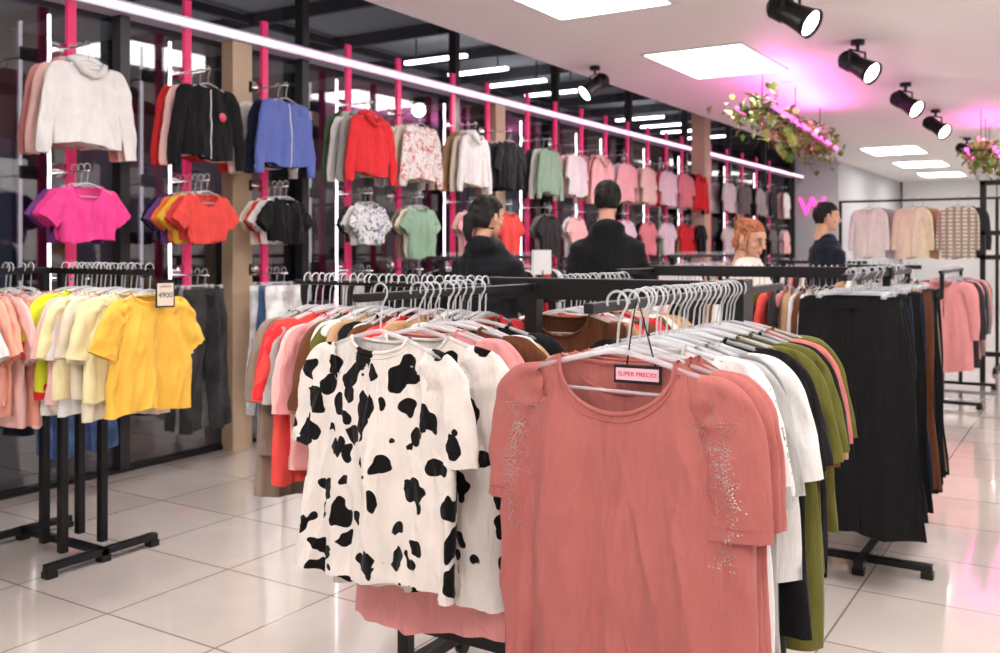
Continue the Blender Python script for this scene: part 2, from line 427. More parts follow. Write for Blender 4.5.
PAN=emis('led_panel',(1,.975,.955),10.8)
FR=plain('panel_frame',(.85,.85,.85),.5)
def panel(x0,x1,y0,y1):
    e=empty('ceiling_led_panel',((x0+x1)/2,(y0+y1)/2,3.2))
    w=(x1-x0)/2; h=(y1-y0)/2
    g=M(); g.box((-w,-h,-.012),(w,h,-.006)); hard(obj('diffuser',g,[PAN],e))
    g=M(); g.box((-w-.03,-h-.03,-.015),(-w,h+.03,0)); g.box((w,-h-.03,-.015),(w+.03,h+.03,0)); g.box((-w,-h-.03,-.015),(w,-h,0)); g.box((-w,h,-.015),(w,h+.03,0))
    hard(obj('frame',g,[FR],e))
for y in(-.9,2.1,5.1,8.1,17.6,20.8,24.0): panel(-3.5,-2.6,y,y+1.4)
for y in(-1.2,2.0,5.2,8.6,12,15,18,22): panel(-.3,.6,y,y+1.4)  # second row, out of view, added to light the front garments
panel(1.6,2.5,1,2.4); panel(1.6,2.5,7,8.4)

# ================= RACKS =================
BZ=1.303
def rack_main():
    e=empty('clothing_rack',(-1.3,2.35,0))
    g=M(); ox,oy=1.3,-2.35
    def B(a,b): g.box((a[0]+ox,a[1]+oy,a[2]),(b[0]+ox,b[1]+oy,b[2]))
    B((-1.98,2.395,BZ-.045),(-.755,2.435,BZ+.016))
    B((-.79,1.55,BZ-.02),(-.77,2.8,BZ-.0)); B((-1.40,1.62,BZ-.02),(-1.38,3.1,BZ-.0))
    B((-.81,2.36,BZ-.11),(-.75,2.44,BZ+.022)); B((-1.99,2.36,BZ-.05),(-1.95,2.44,BZ+.02))
    for x in(-1.86,-.79):
        B((x-.02,2.39,.08),(x+.02,2.43,BZ-.02))
        B((x-.02,1.95,.05),(x+.02,2.75,.09))
        for y in(1.97,2.73): 
            g.tube([(x+ox-.015,y+oy,.028),(x+ox+.015,y+oy,.028)],.028,12)
            B((x-.012,y-.012,.03),(x+.012,y+.012,.06))
    B((-1.86,2.39,.2),(-.79,2.43,.24))
    g.tube([(-2.28+ox,2.35+oy,BZ-.010),(-1.5+ox,2.35+oy,BZ-.010)],.009,8)
    B((-2.0,2.345,BZ-.016),(-1.96,2.42,BZ-.004))
    B((-1.41,1.75,.16),(-1.37,2.35,.2)); B((-1.52,1.73,.16),(-1.26,1.77,.2)); B((-1.40,1.73,0),(-1.38,1.77,.2)); B((-1.41,1.73,.19),(-1.37,1.77,.34))
    B((-1.41,2.39,.2),(-1.37,2.43,BZ))
    bevel(hard(obj('frame',g,[BLACKM],e)),.003)
rack_main()
PINKM=fabric(rgb(180,105,100))
PX=-.745
me=tee(hw=.258,sw=.222,L=.70,nk=.122,nd=.10,slen=.185,seed=3,nu=110,nv=90,hi=True,fold=.018,flare=1.0,spread=.03,slw=.064,wr=1.2,band=True)
pk=hang('pink_t_shirt',me,PINKM,PX,1.60,BZ,math.radians(-3))
pink2=tee(hw=.252,sw=.218,L=.72,nk=.118,nd=.07,slen=.185,seed=5,nu=50,nv=40,hi=True,fold=.015,flare=1.03,spread=.03,slw=.060)
e=empty('hanging_pink_t_shirts',(PX,1.650,BZ))
for k,y in enumerate((.0,.04)): hang('t_shirt',pink2,PINKM,.004*k,y,0,math.radians([3,-2][k]),e)
bv=BVHTree.FromPolygons([v.co for v in me.vertices],[p.vertices for p in me.polygons])
g=M()
def bead(x,z):
    h=bv.ray_cast(Vector((x,-1,z)),Vector((0,1,0)))
    if h[0]:
        p=h[0]; r=.0016; 
        g.add([(p.x-r,p.y-.001,p.z),(p.x+r,p.y-.001,p.z),(p.x,p.y-.001,p.z-r),(p.x,p.y-.001,p.z+r),(p.x,p.y-.003,p.z)],[(0,2,4),(2,1,4),(1,3,4),(3,0,4)])
def star(cx,cz,r,rot=0,dens=.0045):
    P=[]
    for k in range(10):
        a=math.pi/2+rot+k*math.pi/5; q=r if k%2==0 else r*.42
        P.append((cx+q*math.cos(a),cz+q*math.sin(a)))
    for k in range(10):
        a=P[k];b2=P[(k+1)%10]; n=max(2,int(math.hypot(a[0]-b2[0],a[1]-b2[1])/dens))
        for i in range(n): bead(a[0]+(b2[0]-a[0])*i/n,a[1]+(b2[1]-a[1])*i/n)
for s in(-1,1):
    star(s*.196,-.215,.050,.1); star(s*.196,-.215,.032,.1); star(s*.215,-.315,.038,.3)
    for k in range(300):
        t=random.random()**1.3; bead(s*(.206+.02*math.sin(t*3)+random.gauss(0,.010)),-.24-t*.21)
o=obj('rhinestones',g,[plain('rhinestone',(.80,.66,.62),.25,.6)],pk)
for p in o.data.polygons: p.use_smooth=False
g=M()
for s in(-1,1):
    pts=[]
    for k in range(14):
        t=k/13; x=s*(.14+.075*t**1.3); z=-.125-.17*t
        h=bv.ray_cast(Vector((x,-1,z)),Vector((0,1,0)))
        if h[0]: pts.append((x,h[0].y-.0002,z))
    if len(pts)>3: g.tube(pts,.0012,5)
obj('raglan_seams',g,[PINKM],pk)
def textobj(name,s,size,mat,loc,rot,parent):
    cu=bpy.data.curves.new(name,'FONT'); cu.body=s; cu.size=size; cu.align_x='CENTER'; cu.align_y='CENTER'; cu.extrude=.0004
    cu.materials.append(mat)
    o=bpy.data.objects.new(name,cu); col.objects.link(o); o.location=loc; o.rotation_euler=rot; o.parent=parent; return o
e=empty('price_sign',(-.705,1.600,BZ-.130),math.radians(4))
g=M(); g.box((-.045,-.0,-.0165),(.045,.004,.0165)); hard(obj('border',g,[BLACKM],e))
g=M(); g.box((-.041,-.001,-.011),(.041,.0,.011)); hard(obj('card',g,[plain('card_pink',rgb(240,190,200),.6)],e))
textobj('lettering','SUPER PRECIO',.0115,plain('print_red',rgb(200,30,90),.6),(0,-.0016,0),(math.pi/2,0,0),e)
g=M(); g.tube([(-.02,0,.016),(-.008,0,.10),(.0,0,.142),(.012,0,.10),(.035,0,.016)],.0016,5); obj('string',g,[BLACKM],e)

def stack(name,X,Y,Z,n,step,axis,cols,L=(.56,.7),rzb=0,kw=None,jit=6,flip=1):
    e=empty(name,(X,Y,Z)); kw=kw or {}
    for k in range(n):
        c=cols[k%len(cols)]
        m=c if not isinstance(c,str) else F(c)
        Lr=L[k%len(L)] if len(L)>2 else random.choice([L[0],(L[0]+L[1])/2,L[1]])
        me=tee(L=round(Lr,3),seed=(k%5)+20,**kw)
        j=random.uniform(-.3,.3)*step
        dx,dy=(step*k+j,0) if axis=='x' else (0,step*k+j)
        o=hang('t_shirt',me,m,dx,dy,0,rzb+math.radians(random.uniform(-jit,jit)),e)
        o.rotation_euler[1]=math.radians(random.uniform(-2.5,2.5))
        o.scale=(random.uniform(.90,1.04),1,random.uniform(.93,1.04))
    return e
wfl=F('white','floral',C['grey'],scale=1.6)
stack('hanging_t_shirts',-.765,1.76,BZ,20,.032,'y',['white','lgrey',wfl,'white','lgrey','grey','white','black','black','char','olive','tan','brown','olive','cream','char','black','tan','rose','olive'],(.64,.68,.60,.70,.62,.72,.5,.64,.6,.66,.7,.5,.62,.55,.6,.5,.6,.55,.5,.5),kw=dict(hw=.24,nu=30,nv=20,hi=True,fold=.016,slw=.064))
COW=fabric(rgb(232,222,216),'cow',rgb(20,17,18))
me=tee(hw=.222,sw=.198,L=.555,nk=.085,nd=.035,slen=.16,seed=8,nu=80,nv=64,hi=True,fold=.018,flare=1.08,spread=.12,slw=.066,band=True,wr=1.3)
hang('cow_print_t_shirt',me,COW,-1.385,1.70,BZ,math.radians(-4))
me=tee(hw=.215,sw=.192,L=.60,nk=.085,nd=.045,slen=.16,seed=9,nu=44,nv=36,hi=True,fold=.015,flare=1.08,spread=.12,slw=.064)
hang('cow_print_t_shirt',me,COW,-1.345,1.79,BZ,math.radians(6))
stack('hanging_t_shirts',-1.36,1.84,BZ,7,.038,'y',['pink','pink','brown','coral','white','tan','black'],(.74,.73,.64,.6,.62,.6,.6),kw=dict(hw=.235,nu=28,nv=18,hi=True,flare=1.08))
rc=['taupe','taupe','lgrey','tred','coral','lpink','pink','olive','olive','brown','white','tan','cream','black','brown','coral','red','pink','white','tan','brown','tan','cream','black','taupe','red','coral','tan','white','brown','char','tan','pink']
stack('hanging_t_shirts',-2.22,2.35,BZ,26,.028,'x',rc,(.46,.58),rzb=math.pi/2,kw=dict(hw=.225,nu=24,nv=16,hi=True,fold=.018),jit=10)
stack('hanging_t_shirts',-1.39,2.60,BZ,13,.037,'y',['brown','tan','coral','white','brown','black','tan','red','cream','brown','tan'],(.56,.66),kw=dict(hw=.235),jit=10)

def rack_simple(name,bars,posts,feet,parts=(),z=BZ):
    e=empty(name,(posts[0][0],posts[0][1],0)); ox,oy=posts[0]
    g=M()
    for a,b in bars: g.box((min(a[0],b[0])-.015-ox,min(a[1],b[1])-.015-oy,z-.030),(max(a[0],b[0])+.015-ox,max(a[1],b[1])+.015-oy,z-.002))
    for x,y in posts: g.box((x-.018-ox,y-.018-oy,.05),(x+.018-ox,y+.018-oy,z-.002))
    for a,b in feet: 
        g.box((min(a[0],b[0])-.02-ox,min(a[1],b[1])-.02-oy,.03),(max(a[0],b[0])+.02-ox,max(a[1],b[1])+.02-oy,.06))
        for q in(a,b): g.box((q[0]-.025-ox,q[1]-.025-oy,0),(q[0]+.025-ox,q[1]+.025-oy,.03))
    bevel(hard(obj('frame',g,[BLACKM],e)),.003); return e
r2=rack_simple('clothing_rack',[((-2.1,4.96),(-.84,4.96)),((-.86,4.02),(-.86,5.6)),((-2.08,4.5),(-2.08,5.2))],[(-.86,4.96),(-2.08,4.96)],[((-.86,4.3),(-.86,5.5)),((-1.15,4.4),(-.6,4.4)),((-2.08,4.6),(-2.08,5.3)),((-.86,4.96),(-2.08,4.96))])
g=M(); g.box((-1.24,-.03,-.045+BZ),(.03,.03,.012+BZ)); bevel(hard(obj('top_beam',g,[BLACKM],r2)),.003)
e=empty('hanging_trousers',(-.86,4.08,BZ))
pc=['black','black','black','char','black','navy','navy','char','black','black','navy','black','char','ochre','brown','black','black','char','navy','black','taupe','black']
for k in range(22):
    me=pants(L=[.98,.95,1.0][k%3],seed=k%4,leg=.13 if k<3 else .10,hem=.16 if k<2 else .11,hw=.19)
    o=hang('trousers',me,F(pc[k]),random.uniform(-.015,.015),k*.062,0,math.radians(random.uniform(-8,8)),e); o.scale=(random.uniform(.88,1.04),1,random.uniform(.93,1.0))
stack('hanging_t_shirts',-1.95,4.96,BZ,28,.033,'x',['white','lpink','black','cream','olive','coral','char','pink','tan','white','brown'],(.5,.6),rzb=math.pi/2,jit=9)
rack_simple('clothing_rack',[((-1.5,6.8),(-.98,6.8))],[(-1.45,6.8),(-1.05,6.8)],[((-1.45,6.5),(-1.45,7.1)),((-1.05,6.5),(-1.05,7.1))])
stack('hanging_shirts',-1.45,6.8,BZ,13,.037,'x',['tan','white','cream','black','brown','lgrey','black'],(.6,.7),rzb=math.pi/2)
rack_simple('clothing_rack',[((-1.15,9.2),(-1.15,10.8))],[(-1.15,9.3),(-1.15,10.7)],[((-1.45,9.3),(-.85,9.3)),((-1.45,10.7),(-.85,10.7))],z=1.22)
stack('hanging_jackets',-1.15,9.3,1.22,18,.075,'y',['pink','pink','pink','char','black','char','grey'],(.72,.8),kw=dict(long=True))
rack_simple('clothing_rack',[((-2.6,9.3),(-1.8,9.3))],[(-2.55,9.3),(-1.85,9.3)],[((-2.55,9.0),(-2.55,9.6)),((-1.85,9.0),(-1.85,9.6))],z=1.3)
stack('hanging_shirts',-2.5,9.3,1.3,16,.04,'x',['white','black','pink','char','tan'],(.6,.7),rzb=math.pi/2)
# mid-floor racks between the wall and the centre racks
rack_simple('clothing_rack',[((-3.85,5.3),(-3.85,6.9))],[(-3.85,5.4),(-3.85,6.8)],[((-4.1,5.4),(-3.6,5.4)),((-4.1,6.8),(-3.6,6.8))],z=1.36)
stack('hanging_shirts',-3.85,5.42,1.36,24,.058,'y',['black','char','white','navy','black','lpink','grey','black','red','char'],(.6,.72),jit=9)
rack_simple('clothing_rack',[((-3.3,8.2),(-3.3,10.4))],[(-3.3,8.3),(-3.3,10.3)],[((-3.55,8.3),(-3.05,8.3)),((-3.55,10.3),(-3.05,10.3))],z=1.36)
stack('hanging_shirts',-3.3,8.3,1.36,26,.075,'y',['white','black','char','pink','black','lgrey','tan','black'],(.6,.72),jit=9)

rack_simple('garment_rail',[((-2.7,12.4),(-.9,12.4))],[(-2.7,12.4),(-.95,12.4)],[((-2.7,12.1),(-2.7,12.7)),((-.95,12.1),(-.95,12.7))],z=2.02)
WJ=fabric(rgb(236,246,228)); CJ=fabric(rgb(236,236,196))
for n_,x,m,m2 in(('white_jacket',-2.36,WJ,F('lgrey')),('cream_jacket',-1.86,CJ,F('tan')),('plaid_jacket',-1.36,fabric(rgb(236,236,206),'plaid',C['char']),F('char'))):
    kk=dict(hw=.18,sw=.14,L=.62,long=True,fold=.006,slw=.05,nd=.07,nk=.06)
    hang(n_,tee(seed=2,spread=.2,zipp=(n_!='plaid_jacket'),**kk),m,x,12.4,2.02)
    hang(n_,tee(seed=4,spread=.2,**kk),m2,x+.10,12.5,2.02)

# left rack
LZ=1.325
e=rack_simple('clothing_rack',[((-3.95,2.54),(-3.28,2.54)),((-3.95,1.5),(-3.95,2.62))],[(-4.10,2.60),(-3.90,2.56),(-4.10,2.78),(-3.90,2.76)],[((-4.40,2.68),(-3.78,2.68)),((-4.40,2.45),(-4.40,2.91)),((-3.78,2.42),(-3.78,2.94))],z=LZ)
YEL=fabric(rgb(248,192,80))
hang('yellow_t_shirt',tee(hw=.200,sw=.172,L=.48,nk=.085,nd=.04,slen=.13,seed=12,nu=50,nv=40,hi=True,spread=.35,slw=.070,band=True,wr=1.2),YEL,-3.28,2.54,LZ,math.pi/2+.05)
stack('hanging_t_shirts',-3.84,2.54,LZ,15,.034,'x',['lpink','peach','white','red','neon','cream','lpink','white','paley','cream','lpink','paley','white','cream','paley'],(.44,.5),rzb=math.pi/2,kw=dict(hw=.20,sw=.18,hi=True),jit=9)
stack('hanging_t_shirts',-3.95,1.58,LZ,22,.041,'y',['peach','lpink','white','peach','peach','lpink'],(.48,.56),kw=dict(hw=.205,sw=.185,hi=True,spread=.5),jit=9)
e=empty('price_tag',(-3.22,2.57,1.22),math.pi/2-.25)
g=M(); g.box((-.04,0,-.055),(.04,.004,.06)); hard(obj('border',g,[BLACKM],e))
g=M(); g.box((-.034,-.0015,-.048),(.034,0,.044)); hard(obj('card',g,[plain('card_cream',rgb(235,215,200),.6)],e))
textobj('lettering','4900',.031,BLACKM,(0,-.002,-.005),(math.pi/2,0,0),e)
textobj('lettering_small','OFERTA',.013,BLACKM,(0,-.002,.03),(math.pi/2,0,0),e)
g=M(); g.tube([(-.02,0,.055),(-.005,-.01,.11),(.02,0,.055)],.0018,5); obj('string',g,[BLACKM],e)

# ================= LEFT WALL DISPLAYS =================
PINKB=emis('hot_pink_board',rgb(225,50,110),.25)  # slight glow put into the pink of the boards
ys=[2.45,3.26,4.10,4.79,5.70,6.35,7.17,7.77,8.55,9.16,9.8,10.45,11.1,11.75,12.4,13.0,14.2,15.0,15.8,16.6,17.4]
TU=emis('led_tube',(1,.88,.96),3.2)
for i,y in enumerate(ys):
    e=empty('wall_display_upright',(-5.08,y,0))
    g=M(); g.box((-.015,.10,.3),(.012,.155,3.05)); hard(obj('board',g,[PINKB],e))
    if i in(1,2,4,6,8,10,11,13,15,17,19):
        g=M(); g.tube([(0,-.01,.6),(0,-.01,2.75)],.010,8); obj('led_tube',g,[TU],e)
    g=M()
    for z in(2.56,1.86,1.26): g.tube([(0,.0,z-.02),(.36,0,z-.02)],.006,6); g.box((-.01,-.02,z-.04),(.0,.14,z+.04))
    obj('arm',g,[plain('chrome',(.7,.7,.7),.25,1)],e)
floralW=F('white','floral',C['rose']); floralB=F('white','floral',C['denim']); floralP=F('lpink','floral',C['hotpink'])
up=[(['black','char'],'jacket'),(['pink','lpink','white'],'hood'),(['red','lpink','black'],'zip'),(['navy','blue'],'zip'),(['green','white','lgrey','tred'],'hood'),(['cream',floralW],'jacket'),(['tan','cream','white'],'hood'),
(['char','black'],'tee'),(['char','white','mint'],'jacket'),(['lpink','white'],'tee'),(['pink','lpink'],'hood'),(['white','lpink'],'tee'),(['lpink','cream'],'tee'),(['red','white'],'tee'),(['white','pink'],'tee'),(['black','red'],'hood'),(['black','white'],'tee'),(['white','grey'],'tee'),(['black','lgrey'],'tee'),(['white','char'],'tee'),(['lpink','white'],'tee')]
lo=[['orange','coral'],['purple','hotpink','hotpink'],['navy','purple','orange','yellow','coral','coral'],['cream','red','white','black'],['char','white',floralB],['taupe','cream','mint'],['lpink',floralP],['cream','coral'],['grey','char'],['white','lpink'],['char','white'],[floralP,'white'],['black','pink'],['mint','white'],['tan','red'],['red','black'],['white'],['black','lgrey'],['white','black'],['char','grey'],['white','lpink']]
for i,y in enumerate(ys):
    cs,kd=up[i]
    kw=dict(hw=.215,sw=.19,L=.46,long=(kd!='tee'),hood=(kd=='hood'),nd=.03,spread=.30,nu=24,nv=18,hi=(i<6),wr=1.3)
    e=empty('hanging_garments',(-4.74,y,2.54))
    n=len(cs)
    for k,c in enumerate(cs):
        last=(k==n-1); m=c if not isinstance(c,str) else F(c)
        dx=-.075*(n-1-k)
        me=tee(seed=k+30+(i%3),zipp=(kd=='zip'and last),**kw)
        gm=hang('garment',me,m,dx,random.uniform(-.01,.01),0,math.pi/2+math.radians(random.uniform(-3,5)),e)
        if i==2 and last:
            g=M(); g.tube([(.07,-.055,-.30),(.07,-.06,-.30)],.028,16); obj('logo_patch',g,[plain('patch_pink',rgb(225,90,110),.6)],gm)
    if n<3:
        hang('garment',tee(seed=30,**kw),F(random.choice(['white','char','lpink'])),-.2,0,0,math.pi/2,e)
    e=empty('hanging_crop_tops',(-4.74,y,1.86))
    cs=lo[i]; n=len(cs)
    for k,c in enumerate(cs):
        m=c if not isinstance(c,str) else F(c)
        me=tee(hw=.185,sw=.175,L=.31 if i<5 else .42,nd=.09 if i in(1,2) else .05,nk=.095,slen=.09,spread=.4,seed=k+40+(i%2),nu=24,nv=14,flare=.86,hi=(i<6),fold=.018,wr=1.3)
        hang('crop_top',me,m,-.055*(n-1-k),0,0,math.pi/2+math.radians(random.uniform(-3,6)),e)
    e=empty('hanging_jeans',(-4.76,y,1.26))
    pcs=[('denim','blue'),('denim','blue'),('char','grey'),('white','denim'),('lgrey','char'),('char','black'),('denim','navy')][i%7]
    for k in range(3):
        c=pcs[k%2]
        m=fabric(tuple(v*.6 for v in C[c]),'denim',tuple(min(1,v*1.4) for v in C[c]))
        hang('jeans',pants(L=.88,seed=k,leg=.082,hem=.068,hw=.15,sp=.045),m,-.07*(2-k),0,0,math.pi/2+math.radians(random.uniform(-6,6)),e)

e=empty('counter_sign',(-3.45,6.1,0))
g=M(); g.tube([(0,0,0),(0,0,1.25)],.015,8); g.tube([(0,0,0),(0,0,.02)],.15,16); obj('stand',g,[BLACKM],e)
g=M(); g.box((-.01,-.13,1.22),(.01,.13,1.4)); hard(obj('board',g,[plain('sign_white',(.8,.8,.8),.5)],e))

# ================= SPOTLIGHTS =================
def spot(X,Y,yaw,tilt,ener=25,s=1.3):
    e=empty('track_spotlight',(X,Y,3.2),yaw); e.scale=(s,s,s)
    g=M(); g.tube([(0,0,0),(0,0,-.03)],.045,16); g.tube([(0,0,-.03),(0,0,-.07)],.012,8)
    g.tube([(-.085,0,-.17),(-.085,0,-.07),(.085,0,-.07),(.085,0,-.17)],.008,6)
    obj('mount',g,[BLACKM],e)
    h=bpy.data.objects.new('head',None); col.objects.link(h); h.parent=e; h.location=(0,0,-.165); h.rotation_euler=(tilt,0,0)
    g=M(); g.loft([((0,0,z),r,r) for z,r in((.14,.035),(.125,.052),(.03,.058),(-.03,.062),(-.10,.072),(-.135,.080),(-.135,.074),(-.10,.066),(-.09,.06))],24)
    for z in(.04,.06,.08,.10): g.loft([((0,0,z),.066,.066),((0,0,z+.007),.066,.066)],24)
    obj('housing',g,[BLACKM],h)
    g=M(); g.loft([((0,0,-.112),.066,.066),((0,0,-.120),.066,.066)],24); obj('lamp',g,[emis('spot_lens',(1,.96,.9),18)],h)
    l=bpy.data.lights.new('spot_beam','SPOT'); l.energy=ener; l.spot_size=1.3; l.spot_blend=.7; l.shadow_soft_size=.06; l.color=(1,.97,.93)
    lo_=bpy.data.objects.new('beam',l); col.objects.link(lo_); lo_.parent=h; lo_.location=(0,0,-.16)
for y,yw in((6.45,-103),(8.55,-112),(11.0,-118),(13.3,-122),(16.9,-95),(19.7,-95)):
    spot(-1.72,y,math.radians(yw),math.radians(58),60)
for y in(3.8,1.0,-.8): spot(-1.68,y,math.radians(30),math.radians(45),60)
spot(-4.15,8.4,math.radians(145),math.radians(55),50,1.15)
for y in(.2,-1.2): spot(-.2,y,math.radians(8),math.radians(50),45)

# ================= PLANTERS =================
LEAF=[plain('leaf_a',rgb(92,130,52),.5),plain('leaf_b',rgb(160,175,80),.5),plain('leaf_c',rgb(120,100,60),.6)]
def planter(X0,Y0,X1,Y1,z,n,seed,en):
    rnd=random.Random(seed)
    e=empty('hanging_planter',((X0+X1)/2,(Y0+Y1)/2,z)); cx,cy=(X0+X1)/2,(Y0+Y1)/2
    d=Vector((X1-X0,Y1-Y0,0)); Ln=d.length; d.normalize(); nrm=Vector((-d.y,d.x,0))
    g=M(); 
    for s in(-.11,.11):
        a=nrm*s-d*Ln/2; b=nrm*s+d*Ln/2; g.tube([a,b],.014,6)
    k=0
    while k*0.4<=Ln:
        c=d*(-Ln/2+k*.4); g.tube([c-nrm*.11,c+nrm*.11],.01,6); k+=1
    for t in(-.4,0,.4):
        c=d*Ln*t; g.tube([c,c+Vector((0,0,3.2-z))],.005,5)
    obj('frame',g,[BLACKM],e)
    g=M()
    for s in(-.16,.16): g.tube([-d*Ln/2.1+nrm*s+Vector((0,0,.03)),d*Ln/2.1+nrm*s+Vector((0,0,.03))],.018,8)
    obj('grow_light',g,[emis('magenta_led',(1,.07,.55),6)],e)
    g=M()
    cl=[rnd.uniform(-.5,.5) for _ in range(14)]
    for i in range(n):
        t=(rnd.choice(cl)+rnd.gauss(0,.05)) if rnd.random()<.75 else rnd.uniform(-.52,.52); hgt=rnd.gauss(.02,.07); 
        if rnd.random()<.2: hgt-=rnd.uniform(.05,.2)
        p=d*Ln*t+nrm*rnd.gauss(0,.13)+Vector((0,0,hgt))
        L_=rnd.uniform(.06,.13); W=L_*.38
        R=Matrix.Rotation(rnd.uniform(0,6.28),3,'Z')@Matrix.Rotation(rnd.uniform(-1.3,1.3),3,'X')
        q=[(0,0,0),(W*.8,L_*.25,.01),(W,L_*.5,.012),(0,L_,-.015),(-W,L_*.5,.012),(-W*.8,L_*.25,.01),(0,L_*.5,-.004)]
        g.add([p+R@Vector(v) for v in q],[(0,1,6),(1,2,6),(2,3,6),(3,4,6),(4,5,6),(5,0,6)],rnd.choice([0,0,1,1,2]))
    for i in range(int(Ln*7)):
        p=d*Ln*rnd.uniform(-.5,.5)+nrm*rnd.choice([-.12,.12]); a=rnd.uniform(.1,.3)
        g.tube([p,p+nrm*rnd.uniform(-.08,.08)+Vector((0,0,-a*.5)),p+d*rnd.uniform(-.1,.1)+Vector((0,0,-a))],.003,4,2)
    obj('ivy',g,LEAF,e)
    l=bpy.data.lights.new('grow_glow','AREA'); l.shape='RECTANGLE'; l.size=.1; l.size_y=Ln*.8; l.energy=en; l.color=(1,.15,.65)
    lo_=bpy.data.objects.new('grow_glow',l); col.objects.link(lo_); lo_.parent=e; lo_.location=(0,0,.16); lo_.rotation_euler=(math.pi,0,math.atan2(nrm.y,nrm.x))
planter(-2.62,8.5,-2.98,12.8,2.68,560,1,44)
planter(-1.22,13.4,-1.3,15.8,2.66,300,2,11)
g=M()
for x in(-1.35,-.5): g.box((x,10.98,0),(x+.05,11.03,2.12))
for z in(.3,1.3,1.55,2.07): g.box((-1.35,10.98,z),(-.45,11.03,z+.05))
for k in range(8): g.box((-1.3+k*.1,11.0,1.55),(-1.29+k*.1,11.01,2.07))
o=hard(obj('display_frame',g,[BLACKM])); o.location=(.35,0,0)
e=empty('neon_sign',(-4.86,19.78,2.27))
textobj('letters','W',.52,emis('neon_pink',(1,.05,.4),2.5),(0,-.03,0),(math.pi/2,0,0),e)

# ================= PEOPLE =================
def remesh(g,vox,sm=4,name='x'):
    me=g.mesh(name); o=bpy.data.objects.new('tmp',me); col.objects.link(o)
    r=o.modifiers.new('r','REMESH'); r.mode='VOXEL'; r.voxel_size=vox; r.use_smooth_shade=True
    s=o.modifiers.new('s','SMOOTH'); s.factor=.5; s.iterations=sm
    dg=bpy.context.evaluated_depsgraph_get(); dg.update()
    m2=bpy.data.meshes.new_from_object(o.evaluated_get(dg)); bpy.data.objects.remove(o); m2.name=name
    for p in m2.polygons: p.use_smooth=True
    return m2
def hairmat(name,c):
    if name in MATS: return MATS[name]
    m,nt,b=newmat(name); N=nt.nodes; L=nt.links
    tc=N.new('ShaderNodeTexCoord'); w=N.new('ShaderNodeTexNoise'); w.inputs['Scale'].default_value=60; w.inputs['Detail'].default_value=5
    mp=N.new('ShaderNodeMapping'); mp.inputs['Scale'].default_value=(3,.5,.5); L.new(tc.outputs['Object'],mp.inputs[0]); L.new(mp.outputs[0],w.inputs['Vector'])
    r=N.new('ShaderNodeValToRGB'); r.color_ramp.elements[0].color=(*[v*.45 for v in c],1); r.color_ramp.elements[1].color=(*[min(1,v*1.5) for v in c],1)
    r.color_ramp.elements[0].position=.35; r.color_ramp.elements[1].position=.65
    L.new(w.outputs['Fac'],r.inputs['Fac']); L.new(r.outputs[0],b.inputs['Base Color']); b.inputs['Roughness'].default_value=.65; b.inputs['Specular IOR Level'].default_value=.25
    bp=N.new('ShaderNodeBump'); bp.inputs['Strength'].default_value=.7; bp.inputs['Distance'].default_value=.003; L.new(w.outputs['Fac'],bp.inputs['Height']); L.new(bp.outputs[0],b.inputs['Normal'])
    MATS[name]=m; return m
HM={}
def hand_mesh(side):
    if side in HM: return HM[side]
    g=M(); g.ell((0,0,-.045),(.037,.015,.05),14); g.tube([(0,0,.03),(0,0,-.02)],[.027,.028],12)
    for x,L_ in((-.028,.058),(-.0095,.074),(.0095,.078),(.028,.07)):
        x*=side
        g.tube([(x*.9,0,-.07),(x,.004,-.085),(x*1.05,.012,-.085-L_*.45),(x*1.0,.03,-.085-L_*.8),(x*.95,.045,-.085-L_*.98)],[.009,.009,.0085,.008,.006],8)
    g.tube([(side*.028,.004,-.025),(side*.05,.015,-.05),(side*.052,.03,-.08),(side*.045,.04,-.1)],[.012,.011,.010,.007],8)
    HM[side]=remesh(g,.0035,2,'hand'); HM[side].materials.clear(); HM[side].materials.append(SKIN); return HM[side]
